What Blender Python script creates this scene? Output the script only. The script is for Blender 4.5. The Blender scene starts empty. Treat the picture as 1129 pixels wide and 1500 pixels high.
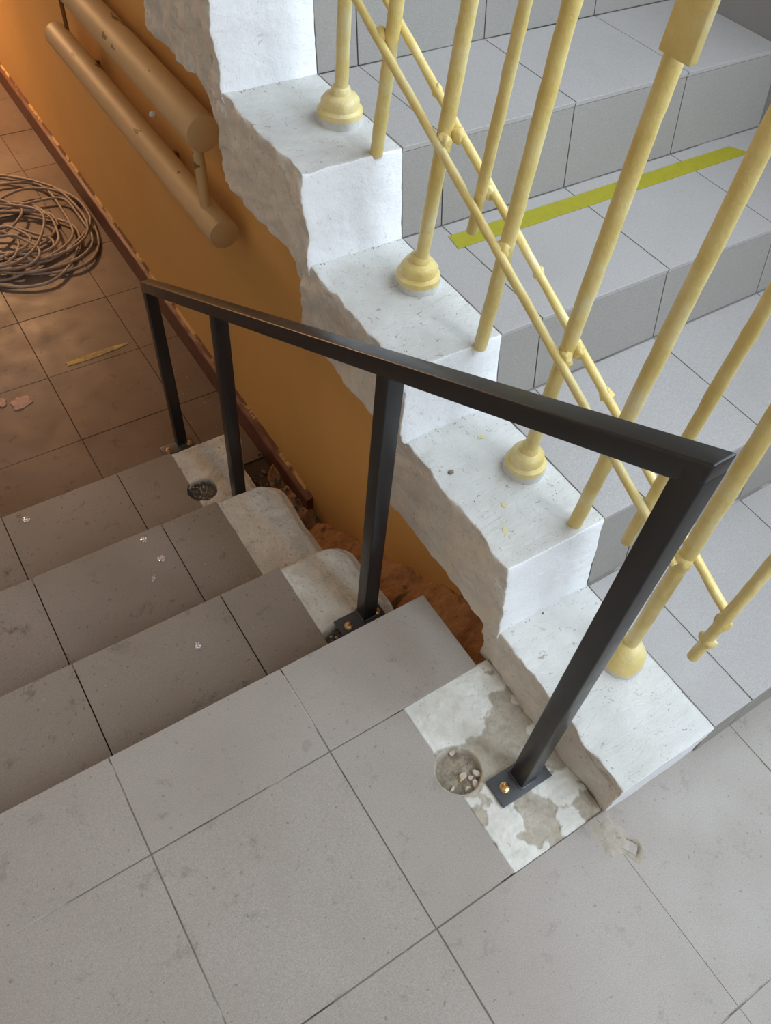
import bpy, bmesh, math, random
from mathutils import Vector, Matrix, noise
random.seed(7)
S = bpy.context.scene
COL = S.collection

# ------------------------------------------------------------------ camera
cd = bpy.data.cameras.new('camera'); cam = bpy.data.objects.new('camera', cd); COL.objects.link(cam)
cd.sensor_width = 36.0; cd.sensor_fit = 'AUTO'; cd.lens = 1186.22 * 36.0 / 1500.0
cd.clip_start = 0.02; cd.clip_end = 60
R0 = Vector((0.8416520, -0.5353412, 0.0709342)); R1 = Vector((-0.3884485, -0.6914222, -0.6091331)); R2 = Vector((0.3751395, 0.4851238, -0.7898894))
m = Matrix((R0, -R1, -R2)).transposed().to_4x4(); m.translation = (-0.5562008, -0.4095356, 1.2580172)
cam.matrix_world = m
S.camera = cam

# ------------------------------------------------------------------ world, lights, exposure
w = bpy.data.worlds.new('world'); S.world = w; w.use_nodes = True
w.node_tree.nodes['Background'].inputs['Color'].default_value = (0.80, 0.88, 1.0, 1)
w.node_tree.nodes['Background'].inputs['Strength'].default_value = 0.25
S.view_settings.view_transform = 'Standard'; S.view_settings.look = 'None'
S.view_settings.gamma = 1.0; S.view_settings.use_curve_mapping = False
S.view_settings.exposure = -0.10
def area_light(name, loc, direction, sx, sy, power, color):
    ld = bpy.data.lights.new(name, 'AREA'); ld.shape = 'RECTANGLE'; ld.size = sx; ld.size_y = sy; ld.energy = power; ld.color = color
    o = bpy.data.objects.new(name, ld); COL.objects.link(o); o.location = loc
    o.rotation_euler = Vector(direction).to_track_quat('-Z', 'Y').to_euler(); return o
WIN = (0.0, 1.15, 1.2, 4.4)          # the landing window behind the camera: x0, x1, z0, z1
BACK = -2.05
area_light('window_daylight', ((WIN[0]+WIN[1])/2, BACK-0.16, (WIN[2]+WIN[3])/2), (0, 1, -0.35), 1.1, 3.1, 140, (0.80, 0.90, 1.0))
WIN2 = (-1.25, 0.95, 1.05, 2.75)             # the stair window in the right-hand wall: y0, y1, z0, z1
area_light('stair_window_daylight', (1.19+0.16, (WIN2[0]+WIN2[1])/2, (WIN2[2]+WIN2[3])/2), (-1, 0.1, -0.45), 2.1, 1.6, 62, (0.76, 0.88, 1.0))

# ------------------------------------------------------------------ helpers
def link(name, me, mats, parent=None, loc=None, smooth=False):
    o = bpy.data.objects.new(name, me); COL.objects.link(o)
    if not me.materials:
        for mt in (mats if isinstance(mats, (list, tuple)) else [mats]): me.materials.append(mt)
    if smooth: me.polygons.foreach_set('use_smooth', [True]*len(me.polygons))
    if parent: o.parent = parent
    if loc is not None: o.location = loc
    return o
def pyd(name, v, f, mi=None):
    me = bpy.data.meshes.new(name); me.from_pydata(v, [], f)
    if mi is not None: me.polygons.foreach_set('material_index', mi)
    me.update(); return me
def empty(name, loc=(0, 0, 0)):
    o = bpy.data.objects.new(name, None); COL.objects.link(o); o.location = loc; o.empty_display_size = 0.05; return o
def tag(o, label=None, cat=None, group=None, kind=None):
    if label: o['label'] = label
    if cat: o['category'] = cat
    if group: o['group'] = group
    if kind: o['kind'] = kind
    return o
def nz(x, y, z, s, seed=0.0): return noise.noise(Vector((x*s+seed, y*s-seed*1.7, z*s+seed*0.6)))
def nv(p, s, a, seed=0.0):
    q = noise.noise_vector(Vector((p[0]*s+seed, p[1]*s+seed, p[2]*s-seed))); return Vector(p) + q*a
def rbox(name, L, r=0.002, n=(1, 1, 1), warp=None, matf=None):
    """rounded box of size L; its surface is a grid with rounded edges, bent by warp; matf(axis, side) picks the slot"""
    vs = {}; V = []; F = []; MI = []
    cs = []
    for a in range(3):
        rr = min(r, L[a]*0.49)
        c = [0.0, rr*0.4, rr] if r > 0 else [0.0]
        k = max(1, n[a]); lo, hi = (rr, L[a]-rr) if r > 0 else (0.0, L[a])
        if r <= 0: c = [i*L[a]/k for i in range(k+1)]
        else: c += [lo+(hi-lo)*i/k for i in range(1, k)] + [hi, L[a]-rr*0.4, L[a]]
        cs.append(c)
    def vert(p):
        key = tuple(round(x, 6) for x in p)
        if key not in vs:
            q = Vector(p)
            if r > 0:
                c = Vector([min(max(p[a], min(r, L[a]*.49)), L[a]-min(r, L[a]*.49)) for a in range(3)])
                d = q-c
                if d.length > 1e-9:
                    mx = max(abs(d[0]), abs(d[1]), abs(d[2])); q = c + d.normalized()*mx
            if warp: q = warp(Vector(q))
            vs[key] = len(V); V.append(tuple(q))
        return vs[key]
    for a in range(3):
        b, c = (a+1) % 3, (a+2) % 3
        for side in (0, 1):
            for i in range(len(cs[b])-1):
                for j in range(len(cs[c])-1):
                    quad = []
                    for (ii, jj) in ((i, j), (i+1, j), (i+1, j+1), (i, j+1)):
                        p = [0, 0, 0]; p[a] = L[a]*side; p[b] = cs[b][ii]; p[c] = cs[c][jj]; quad.append(vert(p))
                    if side == 0: quad.reverse()
                    if len(set(quad)) >= 3:
                        F.append(quad); MI.append(matf(a, side) if matf else 0)
    return pyd(name, V, F, MI)
_tiles = {}
def tile_mesh(lx, ly, lz=0.009, r=0.0009):
    k = (round(lx, 3), round(ly, 3), round(lz, 3))
    if k not in _tiles: _tiles[k] = rbox('tile', k, r)
    return _tiles[k]
def tube(name, pts, r, sides=14, wob=0.0, ws=60, closed=False, caps=True, dome=False):
    pts = [Vector(p) for p in pts]; V = []; F = []; n = len(pts)
    up = None
    for i, p in enumerate(pts):
        if closed: t = pts[(i+1) % n]-pts[i-1]
        else: t = pts[min(i+1, n-1)]-pts[max(i-1, 0)]
        t.normalize()
        if up is None:
            up = Vector((0, 0, 1)) if abs(t.z) < 0.9 else Vector((0, 1, 0))
        u = (up - t*up.dot(t)).normalized(); up = u; v = t.cross(u)
        rr = r[i] if isinstance(r, (list, tuple)) else r
        for k in range(sides):
            a = 2*math.pi*k/sides; q = p + (u*math.cos(a)+v*math.sin(a))*rr
            if wob: q = q + (q-p).normalized()*wob*nz(q.x, q.y, q.z, ws)
            V.append(tuple(q))
    m_ = n if closed else n-1
    for i in range(m_):
        for k in range(sides):
            a = i*sides+k; b = i*sides+(k+1) % sides; c = ((i+1) % n)*sides+(k+1) % sides; d = ((i+1) % n)*sides+k
            F.append((a, b, c, d))
    if caps and not closed:
        F.append(tuple(reversed(range(sides)))); F.append(tuple(range((n-1)*sides, n*sides)))
    return pyd(name, V, F)
def seg(a, b, n): a = Vector(a); b = Vector(b); return [a.lerp(b, i/n) for i in range(n+1)]
def lathe(name, prof, sides=28, wob=0.0, ws=60, seed=0.0, mi=None):
    V = []; F = []; MI = []
    for (r, z) in prof:
        for k in range(sides):
            a = 2*math.pi*k/sides; x, y = r*math.cos(a), r*math.sin(a); f = 1+(wob*nz(x, y, z, ws, seed)/max(r, 0.004) if wob else 0)
            V.append((x*f, y*f, z + (wob*0.5*nz(x, y, z, ws, seed+5) if wob else 0)))
    for i in range(len(prof)-1):
        for k in range(sides):
            F.append((i*sides+k, i*sides+(k+1) % sides, (i+1)*sides+(k+1) % sides, (i+1)*sides+k)); MI.append(mi[i] if mi else 0)
    F.append(tuple(reversed(range(sides)))); MI.append(mi[0] if mi else 0)
    F.append(tuple(range((len(prof)-1)*sides, len(prof)*sides))); MI.append(mi[-1] if mi else 0)
    return pyd(name, V, F, MI)
def smooth(me, ang=40):
    me.polygons.foreach_set('use_smooth', [True]*len(me.polygons))
    try: me.set_sharp_from_angle(angle=math.radians(ang))
    except Exception: pass
    return me
def chip_mesh(name, sx, sy, sz, seed):
    """an angular broken chip"""
    rnd = random.Random(seed); bm = bmesh.new()
    k = rnd.randint(5, 7); top = []; bot = []
    for i in range(k):
        a = 2*math.pi*(i+rnd.uniform(-.3, .3))/k; rr = rnd.uniform(.75, 1.05)
        bot.append(bm.verts.new((sx*rr*math.cos(a), sy*rr*math.sin(a), 0)))
        top.append(bm.verts.new((sx*rr*.82*math.cos(a)+rnd.uniform(-.1, .1)*sx, sy*rr*.82*math.sin(a), sz*rnd.uniform(.7, 1.1))))
    bm.faces.new(list(reversed(bot))); bm.faces.new(top)
    for i in range(k): bm.faces.new((bot[i], bot[(i+1) % k], top[(i+1) % k], top[i]))
    me = bpy.data.meshes.new(name); bm.to_mesh(me); bm.free(); return me
def height_block(name, x0, xr, y0, y1, nx, ny, hf, bottom, attr=None, dirt=None):
    """block whose top is a height field hf(x, y); its right edge follows xr(y); walls drop to bottom"""
    V = []; F = []; A = []; D = []
    for j in range(ny+1):
        y = y0+(y1-y0)*j/ny; xe = xr(y)
        for i in range(nx+1):
            x = x0+(xe-x0)*i/nx; V.append((x, y, hf(x, y))); A.append(attr(x, y) if attr else 0.0); D.append(dirt(x, y) if dirt else 0.0)
    W = nx+1
    for j in range(ny):
        for i in range(nx): F.append((j*W+i, j*W+i+1, (j+1)*W+i+1, (j+1)*W+i))
    rim = [i for i in range(W)] + [j*W+nx for j in range(1, ny+1)] + [ny*W+i for i in range(nx-1, -1, -1)] + [j*W for j in range(ny-1, 0, -1)]
    base = len(V)
    for k in rim:
        p = V[k]; V.append((p[0], p[1], bottom)); A.append(A[k]); D.append(D[k])
    n = len(rim)
    for k in range(n): F.append((rim[(k+1) % n], rim[k], base+k, base+(k+1) % n))
    me = pyd(name, V, F)
    at = me.attributes.new('bare', 'FLOAT', 'POINT'); at.data.foreach_set('value', A)
    at = me.attributes.new('dirt', 'FLOAT', 'POINT'); at.data.foreach_set('value', D)
    return me
def sstep(a, b, x): t = min(1, max(0, (x-a)/(b-a))); return t*t*(3-2*t)

# ------------------------------------------------------------------ materials
class NT:
    def __init__(s, name):
        s.m = bpy.data.materials.new(name); s.m.use_nodes = True; s.t = s.m.node_tree; s.b = s.t.nodes['Principled BSDF']
        g = s.t.nodes.new('ShaderNodeNewGeometry'); s.pos = g.outputs['Position']
    def n(s, typ, **kw):
        x = s.t.nodes.new(typ)
        for k, v in kw.items(): setattr(x, k, v)
        return x
    def lk(s, a, b): s.t.links.new(a, b)
    def noise(s, scale, detail=3, rough=0.55, vec=None, dist=0.0):
        x = s.n('ShaderNodeTexNoise'); x.inputs['Scale'].default_value = scale; x.inputs['Detail'].default_value = detail
        x.inputs['Roughness'].default_value = rough; x.inputs['Distortion'].default_value = dist
        s.lk(vec or s.pos, x.inputs['Vector']); return x.outputs['Fac']
    def ramp(s, fac, stops):
        x = s.n('ShaderNodeValToRGB'); e = x.color_ramp.elements
        while len(e) < len(stops): e.new(0.5)
        for k, (p, c) in enumerate(stops):
            e[k].position = p; e[k].color = (c, c, c, 1) if isinstance(c, (int, float)) else (*c, 1)
        s.lk(fac, x.inputs['Fac']); return x.outputs['Color']
    def mix(s, fac, a, b, mode='MIX'):
        x = s.n('ShaderNodeMix', data_type='RGBA', blend_type=mode)
        for sock, v in ((x.inputs[0], fac), (x.inputs[6], a), (x.inputs[7], b)):
            if isinstance(v, bpy.types.NodeSocket): s.lk(v, sock)
            elif isinstance(v, (int, float)): sock.default_value = v if sock.type == 'VALUE' else (v, v, v, 1)
            else: sock.default_value = (*v, 1)
        return x.outputs[2]
    def math(s, op, a, b=0.0):
        x = s.n('ShaderNodeMath', operation=op)
        for k, v in enumerate((a, b)):
            if isinstance(v, bpy.types.NodeSocket): s.lk(v, x.inputs[k])
            else: x.inputs[k].default_value = v
        return x.outputs[0]
    def scaled(s, v3, rot=(0, 0, 0)):
        x = s.n('ShaderNodeMapping'); x.inputs['Scale'].default_value = v3; x.inputs['Rotation'].default_value = rot; s.lk(s.pos, x.inputs['Vector']); return x.outputs['Vector']
    def attr(s, name): x = s.n('ShaderNodeAttribute'); x.attribute_name = name; return x.outputs['Fac']
    def bump(s, h, strength=0.3, dist=0.002):
        x = s.n('ShaderNodeBump'); x.inputs['Strength'].default_value = strength; x.inputs['Distance'].default_value = dist
        s.lk(h, x.inputs['Height']); s.lk(x.outputs['Normal'], s.b.inputs['Normal'])
    def out(s, col, rough=0.5, metal=0.0, spec=0.5):
        for nm, v in (('Base Color', col), ('Roughness', rough), ('Metallic', metal), ('Specular IOR Level', spec)):
            k = s.b.inputs[nm]
            if isinstance(v, bpy.types.NodeSocket): s.lk(v, k)
            elif isinstance(v, (int, float)): k.default_value = v
            else: k.default_value = (*v, 1)
        return s.m
def tile_material(name, base, dirt, amount, spots=0.5, rough=0.42):
    t = NT(name)
    sp = t.ramp(t.noise(650, 2, 0.7), [(0.30, tuple(c*0.80 for c in base)), (0.52, base), (0.75, tuple(min(1, c*1.28) for c in base))])
    lg = t.ramp(t.noise(2.6, 4), [(0.35, 0.0), (0.75, amount)])
    c = t.mix(lg, sp, dirt)
    smear = t.ramp(t.noise(19, 7, 0.78, dist=0.25), [(0.575, 0.0), (0.69, spots)])
    c = t.mix(smear, c, tuple(x*0.55 for x in dirt))
    dots = t.ramp(t.noise(120, 2, 0.5), [(0.68, 0.0), (0.73, spots)])
    c = t.mix(dots, c, (0.09, 0.07, 0.055))
    pale = t.ramp(t.noise(190, 1, 0.5), [(0.83, 0.0), (0.87, 0.5)])
    c = t.mix(pale, c, (0.62, 0.58, 0.50))
    t.bump(t.noise(500, 2, 0.6), 0.06, 0.001)
    return t.out(c, t.ramp(t.noise(12, 4), [(0.3, rough-0.06), (0.7, rough+0.12)]))
M = {}
M['tile'] = tile_material('grey_porcelain_tile', (0.335, 0.303, 0.274), (0.20, 0.165, 0.13), 0.40, 0.42)
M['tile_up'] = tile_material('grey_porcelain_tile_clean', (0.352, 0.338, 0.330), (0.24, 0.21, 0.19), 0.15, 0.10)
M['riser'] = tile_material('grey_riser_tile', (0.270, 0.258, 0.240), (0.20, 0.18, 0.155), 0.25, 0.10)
M['tile_dirty_shade'] = tile_material('grey_porcelain_tile_scuffed_shaded', (0.245, 0.205, 0.170), (0.14, 0.106, 0.077), 0.55, 0.75)  # scuffed tile, its base also darkened to stand for shade on the lower treads
M['tile_brown'] = tile_material('dusty_brown_floor_tile', (0.168, 0.122, 0.097), (0.095, 0.052, 0.032), 0.85, 0.75, 0.5)
def grout(name, dark, mid, pale, a=0.40, b=0.62, fresh=False):
    t = NT(name); n1 = t.noise(3.1, 3, 0.6); n2 = t.noise(24, 5, 0.7)
    f = t.math('ADD', t.math('MULTIPLY', n1, 0.75), t.math('MULTIPLY', n2, 0.25))
    c = t.ramp(f, [(a-0.06, dark), (a+0.03, mid), (b, mid), (b+0.06, pale)])
    if fresh:                                      # newer grey grout over the right half of the landing
        sp = t.n('ShaderNodeSeparateXYZ'); t.lk(t.pos, sp.inputs[0])
        k = t.math('GREATER_THAN', t.math('ADD', sp.outputs['X'], t.math('MULTIPLY', t.math('SUBTRACT', n2, 0.5), 0.2)), -0.13)
        c = t.mix(k, c, t.ramp(n2, [(0.36, (0.17, 0.15, 0.135)), (0.46, (0.29, 0.265, 0.24)), (0.62, (0.40, 0.38, 0.35))]))
    return t.out(c, 0.9)
M['grout'] = grout('grout', (0.028, 0.020, 0.016), (0.165, 0.14, 0.12), (0.36, 0.34, 0.32), 0.43, 0.53, True)
M['grout_up'] = grout('grout_clean', (0.12, 0.105, 0.095), (0.22, 0.205, 0.19), (0.46, 0.44, 0.42), 0.42, 0.54)
M['grout_dark'] = grout('grout_dark', (0.02, 0.013, 0.01), (0.06, 0.04, 0.03), (0.12, 0.09, 0.07), 0.40, 0.60)

def white_paint(name, base, wear, stain):
    t = NT(name)
    c = t.mix(t.ramp(t.noise(9, 5, 0.6), [(0.40, 0.0), (0.72, 0.75)]), base, stain)
    v = t.scaled((1, 1, 1), (0.4, 0.2, 0.5))
    sc = t.ramp(t.noise(70, 5, 0.75, vec=v, dist=1.2), [(0.61, 0.0), (0.66, wear)])
    c = t.mix(sc, c, (0.26, 0.23, 0.19))
    fine = t.ramp(t.noise(260, 2, 0.6), [(0.69, 0.0), (0.73, wear)])
    c = t.mix(fine, c, (0.17, 0.15, 0.13))
    h = t.math('ADD', t.noise(60, 5, 0.6), t.math('MULTIPLY', t.noise(300, 2), 0.25))
    h = t.math('ADD', h, t.math('MULTIPLY', t.noise(24, 6, 0.65, vec=t.scaled((0.7, 2.2, 1.0), (0, 0, 0.5)), dist=0.8), 1.4))
    t.bump(h, 0.5, 0.0035)
    return t.out(c, 0.55)
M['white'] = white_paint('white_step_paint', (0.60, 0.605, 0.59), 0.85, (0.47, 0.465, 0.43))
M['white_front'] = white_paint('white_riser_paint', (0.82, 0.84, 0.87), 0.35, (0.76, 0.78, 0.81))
def cement(name, a, b, wear=0.7, bs=0.7, dirt=False):
    t = NT(name)
    c = t.ramp(t.noise(22, 7, 0.65, dist=0.4), [(0.30, a), (0.68, b)])
    c = t.mix(t.ramp(t.noise(110, 4, 0.7), [(0.585, 0.0), (0.70, wear)]), c, tuple(x*0.45 for x in a))
    c = t.mix(t.ramp(t.noise(75, 3, 0.6), [(0.70, 0.0), (0.74, 0.5)]), c, tuple(min(1, x*1.3) for x in b))
    if dirt: c = t.mix(t.attr('dirt'), c, t.ramp(t.noise(60, 6, 0.7), [(0.35, (0.045, 0.036, 0.026)), (0.68, (0.16, 0.13, 0.095))]))
    t.bump(t.math('ADD', t.noise(45, 7, 0.7), t.math('MULTIPLY', t.noise(240, 3), 0.3)), bs, 0.006)
    return t.out(c, 0.85)
M['side'] = cement('grey_cement_side', (0.62, 0.59, 0.545), (0.76, 0.73, 0.685), 0.45, 1.0)
M['strip'] = cement('pale_cement_strip', (0.50, 0.48, 0.43), (0.68, 0.665, 0.61), 0.95, 0.8, True)
M['rubble'] = cement('dark_rubble', (0.10, 0.085, 0.065), (0.28, 0.25, 0.20), 0.8)
M['mortar'] = cement('red_brown_mortar', (0.24, 0.105, 0.045), (0.48, 0.27, 0.12), 0.6, 1.0)
t = NT('peeled_cement_patch')
wp = t.ramp(t.noise(40, 5, 0.6), [(0.35, (0.58, 0.58, 0.53)), (0.65, (0.70, 0.70, 0.665))])
br = t.ramp(t.noise(38, 7, 0.7, dist=0.8), [(0.32, (0.30, 0.265, 0.21)), (0.62, (0.46, 0.42, 0.35))])
c = t.mix(t.attr('bare'), wp, br)
c = t.mix(t.attr('dirt'), c, t.ramp(t.noise(55, 6, 0.7), [(0.33, (0.15, 0.12, 0.085)), (0.70, (0.34, 0.29, 0.22))]))
c = t.mix(t.ramp(t.noise(95, 5, 0.75, dist=1.0), [(0.63, 0.0), (0.70, 0.75)]), c, (0.15, 0.125, 0.095))
t.bump(t.math('ADD', t.noise(60, 7, 0.7), t.math('MULTIPLY', t.noise(260, 3), 0.3)), 0.6, 0.004)
M['patch'] = t.out(c, 0.85)

t = NT('yellow_wall_paint')                        # yellow paint over a worn red-brown dado that steps down with the flight
sep = t.n('ShaderNodeSeparateXYZ'); t.lk(t.pos, sep.inputs[0])
yc = t.ramp(t.noise(3.0, 4), [(0.3, (0.63, 0.350, 0.105)), (0.7, (0.69, 0.390, 0.122))])
yc = t.mix(t.ramp(t.noise(60, 5, 0.7), [(0.66, 0.0), (0.76, 0.35)]), yc, (0.45, 0.26, 0.09))
line = t.math('ADD', t.math('MULTIPLY', sep.outputs['Y'], 0.72), sep.outputs['Z'])            # z + 0.72 y
line = t.math('ADD', line, t.math('MULTIPLY', t.math('SUBTRACT', t.noise(14, 6, 0.7), 0.5), 0.16))
dado = t.math('MULTIPLY', t.math('LESS_THAN', line, -0.015), t.math('LESS_THAN', sep.outputs['Y'], 1.0))
bc = t.ramp(t.noise(30, 6, 0.7), [(0.35, (0.13, 0.045, 0.02)), (0.68, (0.25, 0.10, 0.04))])
t.bump(t.noise(30, 6, 0.6), 0.25, 0.004)
M['wall'] = t.out(t.mix(dado, yc, bc), 0.55)
t = NT('brown_baseboard_paint')
M['baseboard'] = t.out(t.ramp(t.noise(25, 6, 0.7), [(0.35, (0.105, 0.038, 0.022)), (0.7, (0.18, 0.072, 0.043))]), 0.5)
t = NT('chipped_yellow_plaster')
t.bump(t.noise(60, 6, 0.7), 0.8, 0.005)
M['ledge'] = t.out(t.ramp(t.noise(9, 6, 0.65), [(0.50, (0.14, 0.055, 0.028)), (0.56, (0.55, 0.34, 0.13))]), 0.8)
t = NT('plain_wall_paint'); M['plain'] = t.out(t.ramp(t.noise(4, 4), [(0.3, (0.68, 0.67, 0.64)), (0.7, (0.74, 0.73, 0.70))]), 0.7)
t = NT('cream_wall_paint'); M['cream_wall'] = t.out(t.ramp(t.noise(4, 4), [(0.3, (0.66, 0.55, 0.40)), (0.7, (0.72, 0.61, 0.46))]), 0.7)
t = NT('grey_wall_paint'); M['greywall'] = t.out(t.ramp(t.noise(6, 5), [(0.3, (0.27, 0.26, 0.26)), (0.7, (0.33, 0.32, 0.32))]), 0.5)
t = NT('ochre_wall_paint'); M['ochre'] = t.out(t.ramp(t.noise(4, 4), [(0.3, (0.50, 0.29, 0.10)), (0.7, (0.56, 0.33, 0.12))]), 0.6)
t = NT('ceiling_paint'); M['ceiling'] = t.out(t.ramp(t.noise(4, 4), [(0.3, (0.66, 0.65, 0.62)), (0.7, (0.72, 0.71, 0.68))]), 0.8)
t = NT('black_powder_coat')
t.bump(t.noise(900, 2, 0.6), 0.06, 0.0004)
M['black'] = t.out((0.0135, 0.0138, 0.0158), t.ramp(t.noise(40, 4), [(0.3, 0.31), (0.7, 0.38)]), 0.0, 0.6)
t = NT('dark_grey_plate'); t.bump(t.noise(700, 2), 0.1, 0.0006); M['plate'] = t.out((0.055, 0.058, 0.066), 0.45, 0.0, 0.5)
t = NT('brass_bolt'); M['brass'] = t.out((0.72, 0.50, 0.26), 0.28, 1.0)
t = NT('yellow_railing_paint')
c = t.ramp(t.noise(16, 5, 0.6), [(0.30, (0.62, 0.47, 0.15)), (0.52, (0.70, 0.57, 0.23)), (0.70, (0.74, 0.66, 0.38))])
c = t.mix(t.ramp(t.noise(85, 4, 0.7), [(0.70, 0.0), (0.76, 0.6)]), c, (0.30, 0.17, 0.05))
t.bump(t.math('ADD', t.noise(60, 4, 0.6), t.math('MULTIPLY', t.noise(230, 2), 0.5)), 0.45, 0.003)
M['yellow'] = t.out(c, 0.42)
t = NT('thin_yellow_drip'); M['drip'] = t.out(t.ramp(t.noise(120, 4), [(0.35, (0.60, 0.57, 0.40)), (0.65, (0.64, 0.56, 0.22))]), 0.5)
t = NT('cream_radiator_paint')
c = t.ramp(t.noise(7, 4), [(0.3, (0.53, 0.365, 0.19)), (0.7, (0.58, 0.405, 0.215))])
c = t.mix(t.ramp(t.noise(11, 3, 0.5, vec=t.scaled((1.8, 0.8, 1.8))), [(0.66, 0.0), (0.67, 1.0)]), c, (0.16, 0.12, 0.045))
M['cream'] = t.out(c, 0.55)
t = NT('brown_pipe_paint'); M['pipe_brown'] = t.out(t.ramp(t.noise(20), [(0.3, (0.20, 0.09, 0.035)), (0.7, (0.28, 0.13, 0.05))]), 0.5)
t = NT('tan_cable_sheath'); M['cable'] = t.out(t.ramp(t.noise(9, 3), [(0.35, (0.24, 0.17, 0.13)), (0.7, (0.40, 0.32, 0.26))]), 0.5)
t = NT('yellow_green_tape'); M['tape'] = t.out(t.ramp(t.noise(50, 5, 0.7), [(0.3, (0.27, 0.245, 0.006)), (0.7, (0.33, 0.30, 0.008))]), 0.45)
t = NT('worn_yellow_tape'); M['wtape'] = t.out(t.ramp(t.noise(60, 5, 0.7), [(0.40, (0.24, 0.165, 0.09)), (0.62, (0.46, 0.33, 0.05))]), 0.6)
t = NT('stone_chip'); M['chip'] = t.out(t.ramp(t.noise(90, 4), [(0.3, (0.36, 0.29, 0.22)), (0.7, (0.58, 0.51, 0.43))]), 0.8)
t = NT('yellow_chip'); M['ychip'] = t.out((0.55, 0.42, 0.10), 0.7)
t = NT('crumpled_foil'); t.bump(t.noise(300, 3), 0.6, 0.002); M['foil'] = t.out((0.66, 0.64, 0.68), 0.26, 0.9)
t = NT('pink_paper'); M['pink'] = t.out(t.ramp(t.noise(70, 4), [(0.3, (0.36, 0.20, 0.15)), (0.7, (0.52, 0.32, 0.24))]), 0.7)
t = NT('white_frame_paint'); M['frame'] = t.out((0.75, 0.75, 0.73), 0.4)
t = NT('window_glass')
tr = t.n('ShaderNodeBsdfTransparent'); gl = t.n('ShaderNodeBsdfGlossy'); gl.inputs['Roughness'].default_value = 0.02
mx = t.n('ShaderNodeMixShader'); mx.inputs[0].default_value = 0.06
t.lk(tr.outputs[0], mx.inputs[1]); t.lk(gl.outputs[0], mx.inputs[2]); t.lk(mx.outputs[0], t.t.nodes['Material Output'].inputs['Surface']); M['glass'] = t.m
t = NT('lamp_glow'); t.b.inputs['Emission Color'].default_value = (1.0, 0.62, 0.30, 1); t.b.inputs['Emission Strength'].default_value = 6.0; M['glow'] = t.out((0.9, 0.85, 0.75), 0.4)

# ------------------------------------------------------------------ measures (metres; z = 0 is the landing)
XW = 0.125                      # yellow wall under the rising flight
XL, XR, XS = 0.0205, 0.217, 1.19   # painted step ends and the wall on the far side of the rising flight
XLEFT = -1.75
LOW = -0.5745                   # lower floor
FY = [-0.3047, 0.0209, 0.3349, 0.6587, 0.9712, 1.289, 1.606, 1.923]     # nosings of the rising flight
FZ = [0.0958, 0.2577, 0.3987, 0.5575, 0.720, 0.880, 1.040, 1.200]
E_ = 0.025                      # the risers lean: their feet stand this much forward
NY = [0.1691, 0.4383, 0.7652, 1.0865]                                    # nosings of the falling flight
NZ = [0.0, -0.1425, -0.2850, -0.4275]
G = 0.0022                       # joint
TH = 0.009
def struct(name, me, mats, parent=None):
    o = link(name, me, mats, parent); tag(o, kind='structure'); return o
def plain_box(name, a, b): 
    return rbox(name, (b[0]-a[0], b[1]-a[1], b[2]-a[2]), 0, (1, 1, 1), lambda p: p+Vector(a))
def put_tile(parent, name, x0, x1, y0, y1, ztop, mat, jitter=0.0006):
    if x1-x0 < 0.012 or y1-y0 < 0.012: return None
    me = tile_mesh(x1-x0-G, y1-y0-G)
    if me.materials and me.materials[0] != mat:
        k = (me.name, mat.name)
        if k not in _tiles: _tiles[k] = me.copy(); _tiles[k].materials.clear()
        me = _tiles[k]
    return link(name, me, mat, parent, (x0+G/2, y0+G/2, ztop-TH+random.uniform(-jitter, jitter)))
def poly_tile(parent, outline, ztop, mat, name='tile'):
    n = len(outline); V = [(x, y, ztop) for x, y in outline] + [(x, y, ztop-TH) for x, y in outline]
    F = [tuple(range(n)), tuple(reversed(range(n, 2*n)))] + [(i, n+i, n+(i+1) % n, (i+1) % n) for i in range(n)]
    return link(name, pyd(name, V, F), mat, parent)
def notch(x0, x1, y0, y1, c, r):
    """rectangle whose right edge is bitten by a circle"""
    g = G/2; x0 += g; x1 -= g; y0 += g; y1 -= g
    dx = x1-c[0]; h = math.sqrt(max(0, r*r-dx*dx)); out = [(x0, y0), (x1, y0)]
    if h > 0:
        a0 = math.atan2(-h, dx); a1 = math.atan2(h, dx)
        a0 = a0 % (2*math.pi); a1 = a1 % (2*math.pi)
        if h > 0 and y0 < c[1]-h and c[1]+h < y1:
            for k in range(13):
                a = a0+(a1-a0)*k/12; rr = r*(1+0.05*nz(math.cos(a), math.sin(a), c[1], 3.1)); out.append((c[0]+rr*math.cos(a), c[1]+rr*math.sin(a)))
    return out + [(x1, y1), (x0, y1)]

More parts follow.
